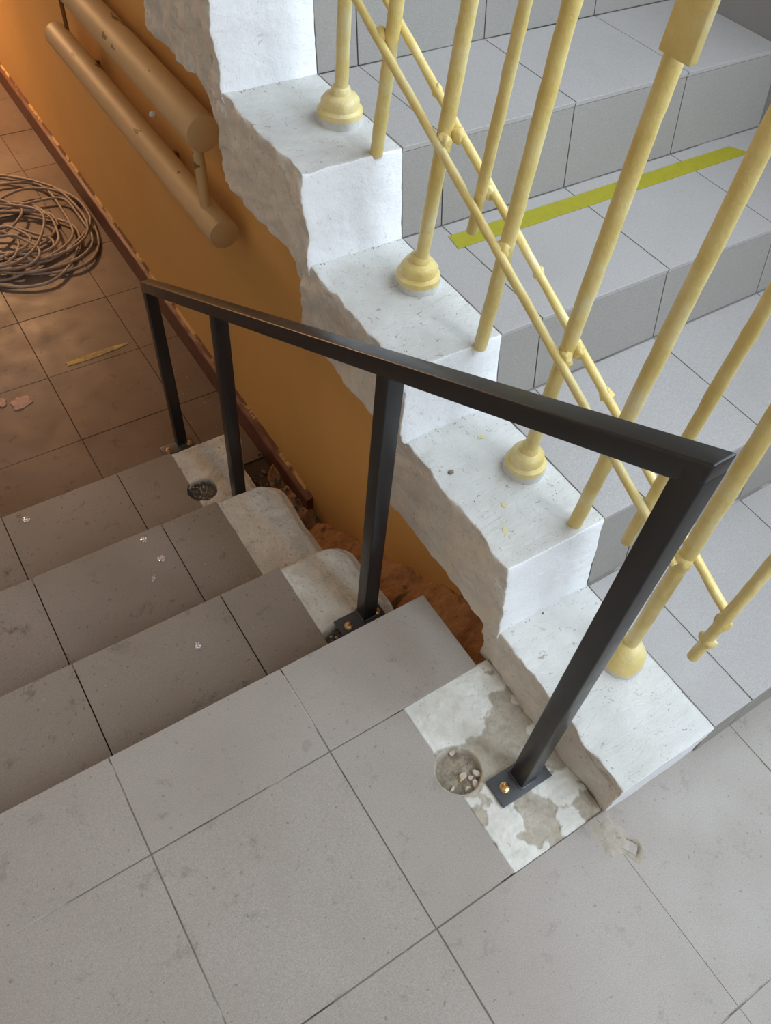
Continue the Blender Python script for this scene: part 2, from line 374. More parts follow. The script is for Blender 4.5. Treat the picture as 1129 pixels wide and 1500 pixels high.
# ------------------------------------------------------------------ landing floor
V = [(XLEFT, BACK), (XS, BACK), (XS, -0.301), (-0.177, -0.301), (-0.177, 0.003), (-0.006, 0.003), (-0.006, 0.155), (XLEFT, 0.155)]
nV = len(V)
floor = struct('floor', pyd('floor', [(x, y, -0.0013) for x, y in V]+[(x, y, -0.13) for x, y in V], [tuple(range(nV)), tuple(range(2*nV-1, nV-1, -1))]+[(i, i+nV, (i+1) % nV+nV, (i+1) % nV) for i in range(nV)]), M['grout'])
tag(floor, 'grey tiled landing floor in the foreground at the top of the falling stairs', 'floor')
GX = [-1.795+0.3*k for k in range(11)]        # tile joints: ... -0.295, 0.005, 0.305 ...
HOLE1 = (-0.134, -0.131); HR = 0.0365
for i in range(len(GX)-1):
    x0, x1 = max(GX[i], XLEFT), min(GX[i+1], XS)
    # row along the nosing
    if x0 < -0.02: put_tile(floor, 'tile', x0, min(x1, 0.0), 0.0, NY[0], 0.0, M['tile'])
    # row beside the cement patch
    if x1 < -0.2: put_tile(floor, 'tile', x0, x1, -0.3, 0.0, 0.0, M['tile'])
    xa, xb = x0-(0.0009 if abs(x0-0.005) < 1e-3 else 0), x1+(0.0009 if abs(x1-0.005) < 1e-3 else 0)     # one joint is all but closed
    for y in (-0.6, -0.9, -1.2, -1.5, -1.8): put_tile(floor, 'tile', xa, xb, y, y+0.3, 0.0, M['tile'], 0.0001 if x1 > -0.1 else 0.0006)
    put_tile(floor, 'tile', x0, x1, BACK, -1.8, 0.0, M['tile'])
poly_tile(floor, notch(-0.295, -0.1535, -0.3, 0.0, HOLE1, 0.0405), 0.0, M['tile'])

# cement patch with the filled core hole, beside the lowest step end
BARE = [(-0.056, -0.118, 0.030, 0.6), (-0.009, -0.085, 0.028, 0.6), (-0.063, -0.151, 0.030, 0.6), (-0.068, -0.262, 0.032, 0.8), (-0.029, -0.130, 0.026, 0.6), (-0.080, -0.228, 0.016, 0.5), (0.015, -0.19, 0.03, 0.6), (0.012, -0.30, 0.03, 0.7), (-0.152, -0.205, 0.016, 0.7),
        (-0.100, -0.020, 0.05, -0.6), (-0.036, -0.029, 0.03, -0.6), (-0.062, -0.082, 0.016, -0.5), (-0.115, -0.231, 0.022, -0.8), (-0.031, -0.283, 0.018, -0.8), (-0.128, -0.290, 0.020, -0.5), (-0.111, -0.075, 0.025, -0.5), (-0.020, -0.225, 0.03, -0.4)]
def patch_bare(x, y):
    v = 0.34*nz(x, y, 0, 32, 3.3)+0.22*nz(x, y, 0, 80, 1.1)+0.10*nz(x, y, 0, 200, 2.1)
    for (cx, cy, r, a) in BARE: v += a*math.exp(-((x-cx)**2+(y-cy)**2)/(r*r))
    v += 0.5*math.exp(-((math.hypot(x-HOLE1[0], y-HOLE1[1])-0.039)/0.006)**2)
    return sstep(0.05, 0.13, v)
def patch_h(x, y):
    r = math.hypot(x-HOLE1[0], y-HOLE1[1]) + 0.0016*nz(x, y, 0, 60, 9)
    n_ = 0.0022*nz(x, y, 0, 34, 4.4)+0.0009*nz(x, y, 0, 150, 2)
    top = -0.0022 + n_ - 0.0018*patch_bare(x, y)
    if x < -0.153 and r > HR: top = -0.0105 + (0.0075 if r < 0.042 else 0)
    if y < -0.301: top = -0.011
    d = math.hypot(x-0.019, y+0.361)
    f = 1-sstep(HR-0.0015, HR+0.0015, r)
    bottom_ = -0.017 + 0.003*nz(x, y, 0, 80, 7) + 0.002*nz(x, y, 0, 220, 7)
    chunk = 0.006*sstep(0.25, 0.5, nz(x, y, 0, 48, 12.0))*sstep(0.006, 0.02, HR-r)*(1-f*0)
    return top*(1-f) + bottom_*f
patch = link('cement_patch', height_block('cement_patch', -0.178, lambda y: 0.024, -0.3, 0.004, 110, 160, patch_h, -0.03, patch_bare, lambda x, y: 1-sstep(HR-0.003, HR+0.001, math.hypot(x-HOLE1[0], y-HOLE1[1])+0.0016*nz(x, y, 0, 60, 9))), M['patch'], floor, smooth=True)
# ragged crumbs of mortar where the lowest step end meets the floor tiles, and the chipped dent beside it
def smear_h(x, y):
    e = 0.026*(1+0.5*nz(x, y, 0, 40, 2)); d = abs(math.hypot((x-0.008)/1.0, (y+0.335)/1.4))
    return 0.0022*sstep(e, e*0.45, d)+0.0008*nz(x, y, 0, 160, 3)-0.0006
link('mortar_smear', height_block('mortar_smear', -0.03, lambda y: 0.05, -0.375, -0.3, 50, 50, smear_h, -0.004, lambda x, y: 0.85, lambda x, y: 0.35), M['patch'], floor, smooth=True)
def dent_h(x, y):
    d = math.hypot((x-0.021)*1.2+(y+0.362)*0.3, (y+0.362)*0.75)*(1+0.35*nz(x, y, 0, 70, 6))
    return 0.0026*sstep(0.024, 0.017, d)-0.0012-0.006*sstep(0.012, 0.006, d)*(0.6+0.6*nz(x, y, 0, 160, 1)) + 0.001*nz(x, y, 0, 220, 2)*sstep(0.024, 0.015, d)
link('chipped_dent', height_block('chipped_dent', -0.006, lambda y: 0.05, -0.400, -0.330, 46, 56, dent_h, -0.004, lambda x, y: 1.0, lambda x, y: 0.3+0.7*sstep(0.017, 0.009, math.hypot((x-0.021)*1.2+(y+0.362)*0.3, (y+0.362)*0.75)*(1+0.35*nz(x, y, 0, 70, 6)))), M['patch'], floor, smooth=True)

# ------------------------------------------------------------------ lower floor
lowf = struct('floor_corridor', plain_box('floor_corridor', (-3.2, 0.95, LOW-0.15), (XW+0.02, 6.0, LOW-0.0025)), M['grout_dark'])
tag(lowf, 'dusty brown tiled corridor floor at the foot of the falling stairs', 'floor')
LX = [-0.329+0.3*k for k in range(-9, 3)]
LYs = [1.07]+[1.388+0.3*k for k in range(0, 15)]
for i in range(len(LX)-1):
    for j in range(len(LYs)-1):
        x0, x1 = LX[i], min(LX[i+1], XW-0.01)
        put_tile(lowf, 'tile', x0, x1, LYs[j], LYs[j+1], LOW, M['tile_brown'] )

# ------------------------------------------------------------------ falling flight
down = empty('staircase', (0, 0, 0))
tag(down, 'grey tiled stairs going down between the black railing and the left edge', 'staircase')
HOLE3 = (-0.136, 0.927)
for k in (1, 2, 3):
    z = NZ[k]; y0, y1 = NY[k-1]-0.02, NY[k]
    core = link('step', plain_box('step', (XLEFT, y0-0.02, z-0.1425), (-0.165, y1-0.012, z-TH-0.001)), M['grout_dark'], down)
    jx = {1: -0.292, 2: -0.300, 3: -0.311}[k]; xe = -0.160
    if k == 3: poly_tile(core, notch(jx, xe, y0, y1, HOLE3, 0.041), z, M['tile_dirty_shade'], 'tread_tile')
    else: put_tile(core, 'tread_tile', jx, xe, y0, y1, z, M['tile_dirty_shade'])
    for q in range(5): put_tile(core, 'tread_tile', max(XLEFT, jx-0.3*(q+1)), jx-0.3*q, y0, y1, z, M['tile_dirty_shade'])
    # cement end strip with a rounded outer corner
    def xr(y, y1=y1, k=k):
        R = 0.055 if k < 3 else 0.03; e = -0.004 if k < 3 else 0.036
        if k == 3: e = -0.008+0.045*sstep(0.93, 1.08, y)
        d = y-(y1-R)
        return e - (R-math.sqrt(max(0, R*R-d*d)) if d > 0 else 0) + 0.006*nz(0, y, 0, 18, k)
    def hh(x, y, z=z, k=k, y1=y1):
        h = z-0.0025+0.0025*nz(x, y, z, 40, k)+0.0012*nz(x, y, z, 140, k)
        if x < -0.152: h += 0.0012
        h -= 0.004*sstep(0.012, 0.0, y1-y)
        h -= 0.012*sstep(0.02, 0.0, xr(y)-x)
        if k == 3:
            r = math.hypot(x-HOLE3[0], y-HOLE3[1])+0.001*nz(x, y, 0, 70)
            if x < -0.160 and r > 0.0365: h = z-0.0105
            f = 1-sstep(0.035, 0.038, r); h = h*(1-f)+(z-0.014+0.006*nz(x, y, 0, 90, 2)+0.003*nz(x, y, 0, 240))*f
        if k == 1:
            r = math.hypot((x+0.137)/1.2, y-0.232)+0.006*nz(x, y, 0, 50)
            f = 1-sstep(0.028, 0.036, r); h = h*(1-f)+(z-0.012+0.010*nz(x, y, 0, 75, 5)+0.004*nz(x, y, 0, 200))*f
        return h
    def ab(x, y): return 0.0
    def dirt_(x, y, k=k):
        if k == 3: return 1-sstep(0.034, 0.0385, math.hypot(x-HOLE3[0], y-HOLE3[1]))
        if k == 1: return 1-sstep(0.022, 0.034, math.hypot((x+0.137)/1.2, y-0.232)+0.006*nz(x, y, 0, 50))
        return 0.0
    link('cement_strip', height_block('cement_strip', -0.18 if k == 3 else -0.160, xr, y0-0.01, y1-0.004, 90, 130, hh, z-0.15, ab, dirt_), M['strip'], core, smooth=True)
# dark filling inside the hole and the broken pocket (loose dirt), red-brown mortar between the flight and the wall
def bed_h(x, y):
    base = -0.10-0.72*(y-0.14)
    base = max(base, LOW+0.035+0.02*nz(x, y, 0, 9))
    if y > 0.72: base -= 0.05*sstep(0.72, 0.80, y)*sstep(0.11, 0.04, x)
    base -= 0.10*sstep(0.12, -0.02, x)*(0.55 if y > 0.3 else 0.9)
    return max(LOW-0.005, base + 0.016*nz(x, y, 0, 22, 3)+0.007*nz(x, y, 0, 60, 3)+0.004*nz(x, y, 0, 140, 3))
link('mortar_bed', height_block('mortar_bed', -0.06, lambda y: XW+0.004, 0.02, 1.0, 60, 220, bed_h, LOW-0.08), M['mortar'], down, smooth=True)

# loose rubble in the pit by the wall: many tiny crumbs
def crumbs(name, spots, mat, seed, parent=None):
    rnd = random.Random(seed); V = []; F = []
    for (cx, cy, zf, n, sx, sy, s0, s1) in spots:
        for _ in range(n):
            x = cx+rnd.gauss(0, sx); y = cy+rnd.gauss(0, sy); s = rnd.uniform(s0, s1); z = zf(x, y) if callable(zf) else zf
            b = len(V); a = rnd.uniform(0, 6.28); k = 5
            for i in range(k):
                an = a+6.283*i/k; V.append((x+s*rnd.uniform(.7, 1.1)*math.cos(an), y+s*rnd.uniform(.7, 1.1)*math.sin(an), z-0.001))
            V.append((x+rnd.uniform(-.3, .3)*s, y+rnd.uniform(-.3, .3)*s, z+s*rnd.uniform(.5, 1.0)))
            for i in range(k): F.append((b+i, b+(i+1) % k, b+k))
            F.append(tuple(reversed(range(b, b+k))))
    return link(name, pyd(name, V, F), mat, parent)
rb = crumbs('rubble', [(0.055, 0.90, bed_h, 260, 0.025, 0.07, 0.003, 0.011)], M['rubble'], 3)
tag(rb, 'loose dark rubble lying in the pit beside the brown baseboard', 'rubble', kind='stuff')

# ------------------------------------------------------------------ rising flight
up = empty('staircase', (0.6, 0, 0)); up.location = (0, 0, 0)
tag(up, 'grey tiled stairs rising on the right with white painted step ends', 'staircase')
UX = [XR, 0.305, 0.605, 0.905, XS]
for k in range(len(FY)):
    y0 = FY[k]; zt = FZ[k]; zb = FZ[k-1] if k else 0.0
    y1 = (FY[k+1]-E_) if k+1 < len(FY) else y0+0.30
    core = link('step', plain_box('step', (XR-0.01, y0+0.006, zb-0.16 if k else -0.01), (XS, y1+0.06, zt-0.0022)), M['grout_up'], up)
    for i in range(4):
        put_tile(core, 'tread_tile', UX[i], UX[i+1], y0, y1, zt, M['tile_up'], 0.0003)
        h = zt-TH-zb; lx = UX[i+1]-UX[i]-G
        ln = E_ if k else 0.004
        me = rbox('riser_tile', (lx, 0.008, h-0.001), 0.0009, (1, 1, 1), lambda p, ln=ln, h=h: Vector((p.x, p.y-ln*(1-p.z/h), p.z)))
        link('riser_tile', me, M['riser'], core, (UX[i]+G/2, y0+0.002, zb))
    # painted step end
    yb = y1+0.03
    L = (XR-XL, yb-y0, zt-zb+0.02)
    def warp(p, y0=y0, zb=zb, L=L, k=k, zt=zt):
        t_ = p.z/L[2]; q = Vector((XL+p.x, y0+p.y, zb-0.02+p.z))
        q.y -= (E_ if k else 0.0)*(1-t_)*(1-p.y/L[1])
        left = sstep(0.05, 0.0, p.x)
        q = nv(q, 22, 0.0016, k*3.1); q = nv(q, 90, 0.0008, k)
        a = 0.0065*left
        q.x += a*(nz(q.x, q.y, q.z, 17, k*2.2)+0.6*nz(q.x, q.y, q.z, 48, k*1.2)) + 0.002*left
        q.z += 0.005*left*nz(q.x, q.y, q.z, 34, 4+k)
        q.x += 0.004*left*abs(nz(q.x, q.y*0.6, q.z*1.6, 60, 7+k))
        if p.z > L[2]-0.001: q.z = min(q.z, zt+0.0015)
        return q
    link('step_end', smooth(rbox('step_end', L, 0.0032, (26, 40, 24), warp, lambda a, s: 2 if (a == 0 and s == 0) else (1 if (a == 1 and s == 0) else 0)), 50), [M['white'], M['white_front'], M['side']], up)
# rough cement flank under the step ends: a toothed slab edge
prof_b = [(-0.29, -0.006), (-0.02, -0.006), (0.03, 0.02), (0.062, 0.043), (0.095, 0.062), (0.187, 0.078), (0.263, 0.109), (0.318, 0.125), (0.330, 0.165), (0.417, 0.204), (0.486, 0.231), (0.538, 0.255), (0.616, 0.279), (0.700, 0.300), (0.722, 0.350), (0.766, 0.378), (0.857, 0.420), (0.898, 0.444), (0.961, 0.450), (1.035, 0.455), (1.053, 0.487), (1.094, 0.507), (1.146, 0.532), (1.30, 0.62), (1.38, 0.66), (1.62, 0.78), (1.70, 0.82), (1.94, 0.94), (2.20, 1.06)]
def lerp_prof(pr, y):
    for (a, za), (b, zb) in zip(pr, pr[1:]):
        if a <= y <= b: return za+(zb-za)*(y-a)/(b-a)
    return pr[-1][1] if y > pr[-1][0] else pr[0][1]
def top_prof(y):
    z = 0.0
    for k in range(len(FY)):
        if y >= FY[k]+0.016: z = FZ[k]
    return z-0.022
V = []; F = []; ny, nzs = 420, 22
ys = [-0.29+(2.2+0.29)*j/ny for j in range(ny+1)]
for j, y in enumerate(ys):
    zb, zt = lerp_prof(prof_b, y)+0.006*nz(0, y, 0, 30, 8), top_prof(y)
    zb = min(zb, zt-0.01)
    for i in range(nzs+1):
        z = zb+(zt-zb)*i/nzs; d = zt-z
        lip = 0.014*sstep(0.055, 0.075, d)             # the tread slab stands proud of the body below it
        x = XL+0.006+lip+0.0035*nz(0, y, z, 16, 5)+0.0022*nz(0, y, z, 45, 2)+0.0015*nz(0, y, z, 140, 2)
        x += 0.010*sstep(0.02, 0.0, z-zb)
        V.append((x, y+0.003*nz(0, y, z, 60, 1), z))
W = nzs+1
for j in range(ny):
    for i in range(nzs): F.append((j*W+i, (j+1)*W+i, (j+1)*W+i+1, j*W+i+1)[::-1])
b0 = len(V)
for j, y in enumerate(ys):
    V.append((0.19, y, V[j*W][2])); V.append((0.19, y, V[j*W+nzs][2]))
for j in range(ny):
    F.append((j*W, (j+1)*W, b0+2*(j+1), b0+2*j)); F.append((j*W+nzs, b0+2*j+1, b0+2*(j+1)+1, (j+1)*W+nzs)); F.append((b0+2*j, b0+2*(j+1), b0+2*(j+1)+1, b0+2*j+1))
F.append(tuple(list(range(0, W))+[b0+1, b0])); F.append(tuple(list(reversed(range(ny*W, ny*W+W)))+[b0+2*ny, b0+2*ny+1]))
fl = link('flank', pyd('flank', V, F), M['side'], up, smooth=True)
bm = bmesh.new(); bm.from_mesh(fl.data); bmesh.ops.recalc_face_normals(bm, faces=bm.faces); bm.to_mesh(fl.data); bm.free()

# ------------------------------------------------------------------ walls, baseboard, window, ceiling
wl = struct('wall_right', plain_box('wall_right', (XW, 0.0, LOW-0.15), (XW+0.12, 6.0, 1.10)), M['wall'])
bm = bmesh.new(); bm.from_mesh(wl.data)
for v in bm.verts:                                     # the wall's head follows the slope of the flight it carries
    if v.co.z > 1.0 and v.co.y < 1: v.co.z = -0.02
    elif v.co.z > 1.0: v.co.z = 1.05
bmesh.ops.bisect_plane(bm, geom=bm.verts[:]+bm.edges[:]+bm.faces[:], plane_co=(0, 2.2, 0), plane_no=(0, 1, 0))
for v in bm.verts:
    if abs(v.co.y-2.2) < 1e-4 and v.co.z > -0.3: v.co.z = 1.06
    if v.co.y > 5 and v.co.z > 0: v.co.z = 4.9
bm.to_mesh(wl.data); bm.free()
tag(wl, 'mustard yellow painted wall under the rising flight of stairs', 'wall')
# baseboard: a brown band with a chipped plaster ledge on top
V = []; F = []; MI = []; n = 300; y0, y1 = 0.80, 5.98
for j in range(n+1):
    y = y0+(y1-y0)*(j/n)**1.5; e = 0.006*nz(0, y, 0, 14, 2)+0.003*nz(0, y, 0, 45, 2); zt = LOW+0.088+0.004*nz(0, y, 0, 20, 6)
    zw = zt+0.012+0.012*max(0, nz(0, y, 0, 6, 3))+0.005*nz(0, y, 0, 40, 3)
    V += [(0.106, y, LOW-0.006), (0.104, y, zt-0.004), (0.1065+e*0.2, y, zt), (0.117+e*0.3, y, zt+0.002), (XW+0.006, y, zw), (XW+0.006, y, LOW-0.006)]
for j in range(n):
    for i in range(5): F.append((j*6+i, j*6+i+1, (j+1)*6+i+1, (j+1)*6+i)); MI.append(1 if i in (3,) else 0)
F.append(tuple(range(6))); F.append(tuple(reversed(range(n*6, n*6+6)))); MI += [0, 0]
bb = struct('baseboard_right', pyd('baseboard_right', V, F, MI), [M['baseboard'], M['ledge']])
bm = bmesh.new(); bm.from_mesh(bb.data); bmesh.ops.recalc_face_normals(bm, faces=bm.faces); bm.to_mesh(bb.data); bm.free()
tag(bb, 'red-brown painted baseboard along the foot of the yellow wall', 'baseboard')
tag(struct('wall_left', plain_box('wall_left', (XLEFT-0.1, BACK-0.1, LOW-0.2), (XLEFT, 1.6, 4.9)), M['cream_wall']), 'pale wall beside the falling stairs', 'wall')
tag(struct('wall_far', plain_box('wall_far', (-3.2, 6.0, LOW-0.2), (XS+0.1, 6.1, 4.9)), M['ochre']), 'ochre wall at the end of the lower corridor', 'wall')
tag(struct('ceiling', plain_box('ceiling', (-3.2, BACK-0.1, 4.9), (XS+0.1, 6.1, 5.0)), M['ceiling']), 'pale ceiling of the stairwell', 'ceiling')
# back wall with the window opening
x0, x1, z0, z1 = WIN; bk = None
V = []; F = []
def addbox(a, b):
    s = len(V)
    for z in (a[2], b[2]):
        for y in (a[1], b[1]):
            for x in (a[0], b[0]): V.append((x, y, z))
    F.extend([(s, s+2, s+3, s+1), (s+4, s+5, s+7, s+6), (s, s+1, s+5, s+4), (s+2, s+6, s+7, s+3), (s, s+4, s+6, s+2), (s+1, s+3, s+7, s+5)])
yb0, yb1 = BACK-0.12, BACK
addbox((XLEFT-0.1, yb0, -0.3), (x0, yb1, 4.9)); addbox((x1, yb0, -0.3), (XS+0.1, yb1, 4.9)); addbox((x0, yb0, -0.3), (x1, yb1, z0)); addbox((x0, yb0, z1), (x1, yb1, 4.9))
tag(struct('wall_back', pyd('wall_back', V, F), M['plain']), 'pale landing wall holding the window', 'wall')
V = []; F = []
f = 0.05
addbox((x0, BACK-0.09, z0), (x0+f, BACK-0.03, z1)); addbox((x1-f, BACK-0.09, z0), (x1, BACK-0.03, z1)); addbox((x0+f, BACK-0.09, z0), (x1-f, BACK-0.03, z0+f)); addbox((x0+f, BACK-0.09, z1-f), (x1-f, BACK-0.03, z1)); addbox(((x0+x1)/2-0.03, BACK-0.09, z0+f), ((x0+x1)/2+0.03, BACK-0.03, z1-f))
win = struct('window_1', pyd('window_1', V, F), M['frame']); tag(win, 'white framed window of the landing', 'window')
for a, b in ((x0+f, (x0+x1)/2-0.03), ((x0+x1)/2+0.03, x1-f)):
    link('pane', plain_box('pane', (a, BACK-0.063, z0+f), (b, BACK-0.058, z1-f)), M['glass'], win)

# right-hand wall with the stair window
V = []; F = []; y0, y1, z0, z1 = WIN2; xa, xb = XS, XS+0.12
addbox((xa, BACK-0.1, -0.3), (xb, y0, 4.9)); addbox((xa, y1, -0.3), (xb, 6.0, 4.9)); addbox((xa, y0, -0.3), (xb, y1, z0)); addbox((xa, y0, z1), (xb, y1, 4.9))
tag(struct('wall_stairwell', pyd('wall_stairwell', V, F), M['greywall']), 'grey painted wall on the far side of the rising stairs', 'wall')
V = []; F = []
addbox((xa+0.03, y0, z0), (xa+0.09, y0+f, z1)); addbox((xa+0.03, y1-f, z0), (xa+0.09, y1, z1)); addbox((xa+0.03, y0+f, z0), (xa+0.09, y1-f, z0+f)); addbox((xa+0.03, y0+f, z1-f), (xa+0.09, y1-f, z1)); addbox((xa+0.03, (y0+y1)/2-0.03, z0+f), (xa+0.09, (y0+y1)/2+0.03, z1-f))
win2 = struct('window_2', pyd('window_2', V, F), M['frame']); tag(win2, 'white framed window in the wall beside the rising stairs', 'window')
for a, b in ((y0+f, (y0+y1)/2-0.03), ((y0+y1)/2+0.03, y1-f)):
    link('pane', plain_box('pane', (xa+0.058, a, z0+f), (xa+0.063, b, z1-f)), M['glass'], win2)

# ------------------------------------------------------------------ black handrail
hr = empty('handrail', (-0.05, -0.2, 0.0)); hr.location = (0, 0, 0)
tag(hr, 'new black square-tube handrail on four posts beside the falling stairs', 'handrail')
T = 0.030
def hx(y): return -0.0687+(-0.0944+0.0687)*(y+0.2)/1.4
Y1, YF, ZA, ZB = -0.207, 1.2836, 0.7788, -0.021
def hz(y): return ZA+(ZB-ZA)*(y-Y1)/(YF-Y1)
ln = YF-Y1
rail = rbox('rail', (T, ln, 0.0315), 0.003, (1, 8, 1), lambda p: Vector((hx(Y1+p.y)+p.x, Y1+p.y, hz(Y1+p.y)-0.0315+p.z)))
link('rail', smooth(rail, 30), M['black'], hr)
for (y, zb, plate_x, plate_y) in ((Y1, 0.0, -0.110, -0.216), (0.2387, NZ[1], -0.128, 0.222), (0.824, NZ[3], -0.128, 0.80), (1.222, LOW, -0.146, 1.199)):
    x = hx(y); zt = hz(y+T)-0.006
    h = zt-(zb+0.004); e4 = 0.0004 if y == Y1 else 0.0; lean = 0.030 if zb == LOW else 0.0
    if lean: h = hz(y+T+lean)-0.006-(zb+0.004)
    post = link('post', smooth(rbox('post', (T+2*e4, T+2*e4, h), 0.003, (1, 1, 2), lambda p, x=x, y=y, zb=zb, e4=e4, lean=lean, h=h: Vector((x+p.x-e4, y+p.y-e4+lean*p.z/h, zb+0.004+p.z))), 30), M['black'], hr)
    pl = link('base_plate', smooth(rbox('base_plate', (0.098, 0.047, 0.0045), 0.0008, (1, 1, 1), lambda p, a=plate_x, b=plate_y, zb=zb: Vector((a+p.x, b+p.y, zb-0.0005+p.z))), 30), M['plate'], hr)
    for bx in (0.020, 0.084):
        bo = link('bolt', smooth(lathe('bolt', [(0.0088, 0), (0.0088, 0.0012), (0.0072, 0.0013), (0.0072, 0.0052), (0.0058, 0.006), (0.0038, 0.0062), (0.0037, 0.0105), (0.0026, 0.0115)], 12), 30), M['brass'], pl, (plate_x+bx, plate_y+0.0235, zb+0.004))
    # weld bead round the foot
    z_ = zb+0.0045; bead = []
    for (a, b) in (((x, y), (x+T, y)), ((x+T, y), (x+T, y+T)), ((x+T, y+T), (x, y+T)), ((x, y+T), (x, y))):
        bead += [(a[0]+(b[0]-a[0])*i/6, a[1]+(b[1]-a[1])*i/6, z_) for i in range(6)]
    link('weld', smooth(tube('weld', bead, 0.0028, 6, 0.0012, 300, closed=True)), M['plate'], hr)

# ------------------------------------------------------------------ yellow balustrade
XB = 0.168
bal = empty('balustrade', (0, 0, 0))
tag(bal, 'yellow painted steel balustrade of round bars standing on the white step ends', 'balustrade')
def rod(name, a, b, r, n=40, mat='yellow', parent=bal):
    return link(name, smooth(tube(name, seg(a, b, n), r, 16, 0.0011, 70), 60), M[mat], parent)
def along(a, b, z): t_ = (z-a[1])/(b[1]-a[1]); return a[0]+(b[0]-a[0])*t_
posts = [((0.784, 0.576), (0.778, 0.747), 3), ((0.512, 0.419), (0.476, 0.852), 2), ((0.169, 0.286), (0.143, 0.937), 1), ((-0.140, 0.109), (-0.139, 0.648), 0)]
for a, b, k in posts:
    zt = 0.982+0.505*(a[0]+0.26) if k != 1 else 1.0
    z0 = FZ[k]-0.004; p = rod('post', (XB, along(a, b, z0), z0), (XB, along(a, b, zt), zt), 0.0116)
    s = {3: 1.0, 2: 0.98, 1: 0.86, 0: 0.90}[k]
    y = along(a, b, FZ[k]+0.01)
    prof = [(0.0405*s, -0.002), (0.0405*s, 0.006), (0.0395*s, 0.012), (0.0400*s, 0.014), (0.0395*s, 0.021), (0.0330*s, 0.025), (0.0325*s, 0.036), (0.0270*s, 0.043), (0.0180*s, 0.046), (0.0165*s, 0.056), (0.0120, 0.060)]
    if k == 0: prof = [(0.036, -0.002), (0.036, 0.006), (0.0355, 0.010), (0.034, 0.022), (0.031, 0.034), (0.026, 0.044), (0.019, 0.052), (0.0122, 0.058)]
    nm_ = len(prof)-1
    link('base_collar', smooth(lathe('base_collar', prof, 32, 0.0022, 45, k*2.0, [1 if i < 2 else 0 for i in range(nm_)]), 45), [M['yellow'], M['white']], bal, (XB, y, FZ[k]))
for a, b, k in [((0.664, 0.559), (0.637, 0.796), 3), ((0.326, 0.452), (0.300, 0.913), 2), ((0.037, 0.281), (0.011, 0.904), 1)]:
    z0 = FZ[k]-0.003; zt = 0.982+0.505*(b[0]+0.26)-0.006
    rod('baluster', (XB, along(a, b, z0), z0), (XB, along(a, b, zt), zt), 0.0112)
for a, b, k in [((0.397, 0.567), (0.374, 0.887), 2), ((-0.053, 0.321), (-0.069, 0.767), 1), ((-0.226, 0.248), (-0.231, 0.489), 0)]:
    zt = 0.982+0.505*(b[0]+0.26)-0.004
    rod('baluster', (XB, a[0], a[1]), (XB, along(a, b, zt), zt), 0.0086)
rod('diagonal_bar', (XB-0.019, 1.12, 0.955), (XB-0.019, -0.139, 0.384), 0.0066, 70)
rod('diagonal_bar', (XB+0.019, 1.12, 0.977), (XB+0.014, -0.226, 0.350), 0.0066, 70)
def blob(y, z, x, r):
    bmx = bmesh.new(); bmesh.ops.create_icosphere(bmx, subdivisions=3, radius=1.0)
    for v in bmx.verts:
        v.co = Vector((x+v.co.x*r*0.9, y+v.co.y*r*1.15, z+v.co.z*r*1.25)); v.co = nv(v.co, 120, r*0.35, y)
    me = bpy.data.meshes.new('weld'); bmx.to_mesh(me); bmx.free(); link('weld', smooth(me, 180), M['yellow'], bal)
for (y, z, x, r) in ((0.655, 0.744, XB-0.010, 0.010), (0.480, 0.665, XB-0.009, 0.012), (0.315, 0.590, XB-0.009, 0.010), (0.152, 0.515, XB-0.009, 0.012), (0.026, 0.455, XB-0.009, 0.010), (-0.139, 0.384, XB-0.004, 0.014), (-0.228, 0.300, XB, 0.011), (-0.228, 0.345, XB+0.004, 0.011),
                     (0.545, 0.706, XB+0.019, 0.0085), (0.475, 0.675, XB+0.012, 0.010), (0.264, 0.575, XB+0.019, 0.0085), (0.150, 0.523, XB+0.011, 0.010), (0.085, 0.490, XB+0.019, 0.009), (0.390, 0.632, XB+0.012, 0.009), (-0.057, 0.426, XB+0.010, 0.010)):
    blob(y, z, x, r)
# flat bar welded on the upper end of the post by the second step
fp = rbox('flat_bar', (0.011, 0.042, 0.42), 0.0018, (1, 2, 6), lambda p: nv(Vector((XB-0.024+p.x, 0.106+p.y+0.012*0+(p.z)*(-0.04), 0.925+p.z)), 30, 0.0012))
link('flat_bar', smooth(fp, 40), M['yellow'], bal)
# top rail, above the picture
link('top_rail', smooth(rbox('top_rail', (0.04, 1.45, 0.008), 0.002, (1, 4, 1), lambda p: Vector((XB-0.02+p.x, -0.26+p.y, 0.98+0.505*p.y+p.z))), 40), M['yellow'], bal)

# ------------------------------------------------------------------ pipe radiator on the wall
rad = empty('radiator', (0, 0, 0))
tag(rad, 'cream painted register radiator of two thick pipes on the yellow wall', 'radiator')
RX = 0.064
def bigpipe(y0, y1, z, r):
    n = 24; pts = [(RX, y0, z), (RX, y0+0.0005, z)]+[(RX, y0+0.003, z)]+[(RX, y0+(y1-y0)*i/n, z) for i in range(1, n)]+[(RX, y1, z)]
    rr = [r*0.965, r*0.99, r]+[r]*(n-1)+[r]
    return link('pipe', smooth(tube('pipe', pts, rr, 36), 40), M['cream'], rad)
bigpipe(1.098, 2.21, 0.174, 0.0345); bigpipe(1.155, 4.6, 0.378, 0.0385)
link('connector_pipe', smooth(tube('connector_pipe', seg((RX-0.006, 1.188, 0.35), (RX-0.006, 1.175, 0.195), 8), 0.0125, 18), 60), M['cream'], rad)
link('pipe_shadow', smooth(tube('pipe_shadow', seg((RX+0.022, 2.17, 0.17), (RX+0.022, 2.17, 0.9), 8), 0.006, 12), 60), M['pipe_brown'], rad)  # thin brown rod standing in for the shadow line of a feed pipe
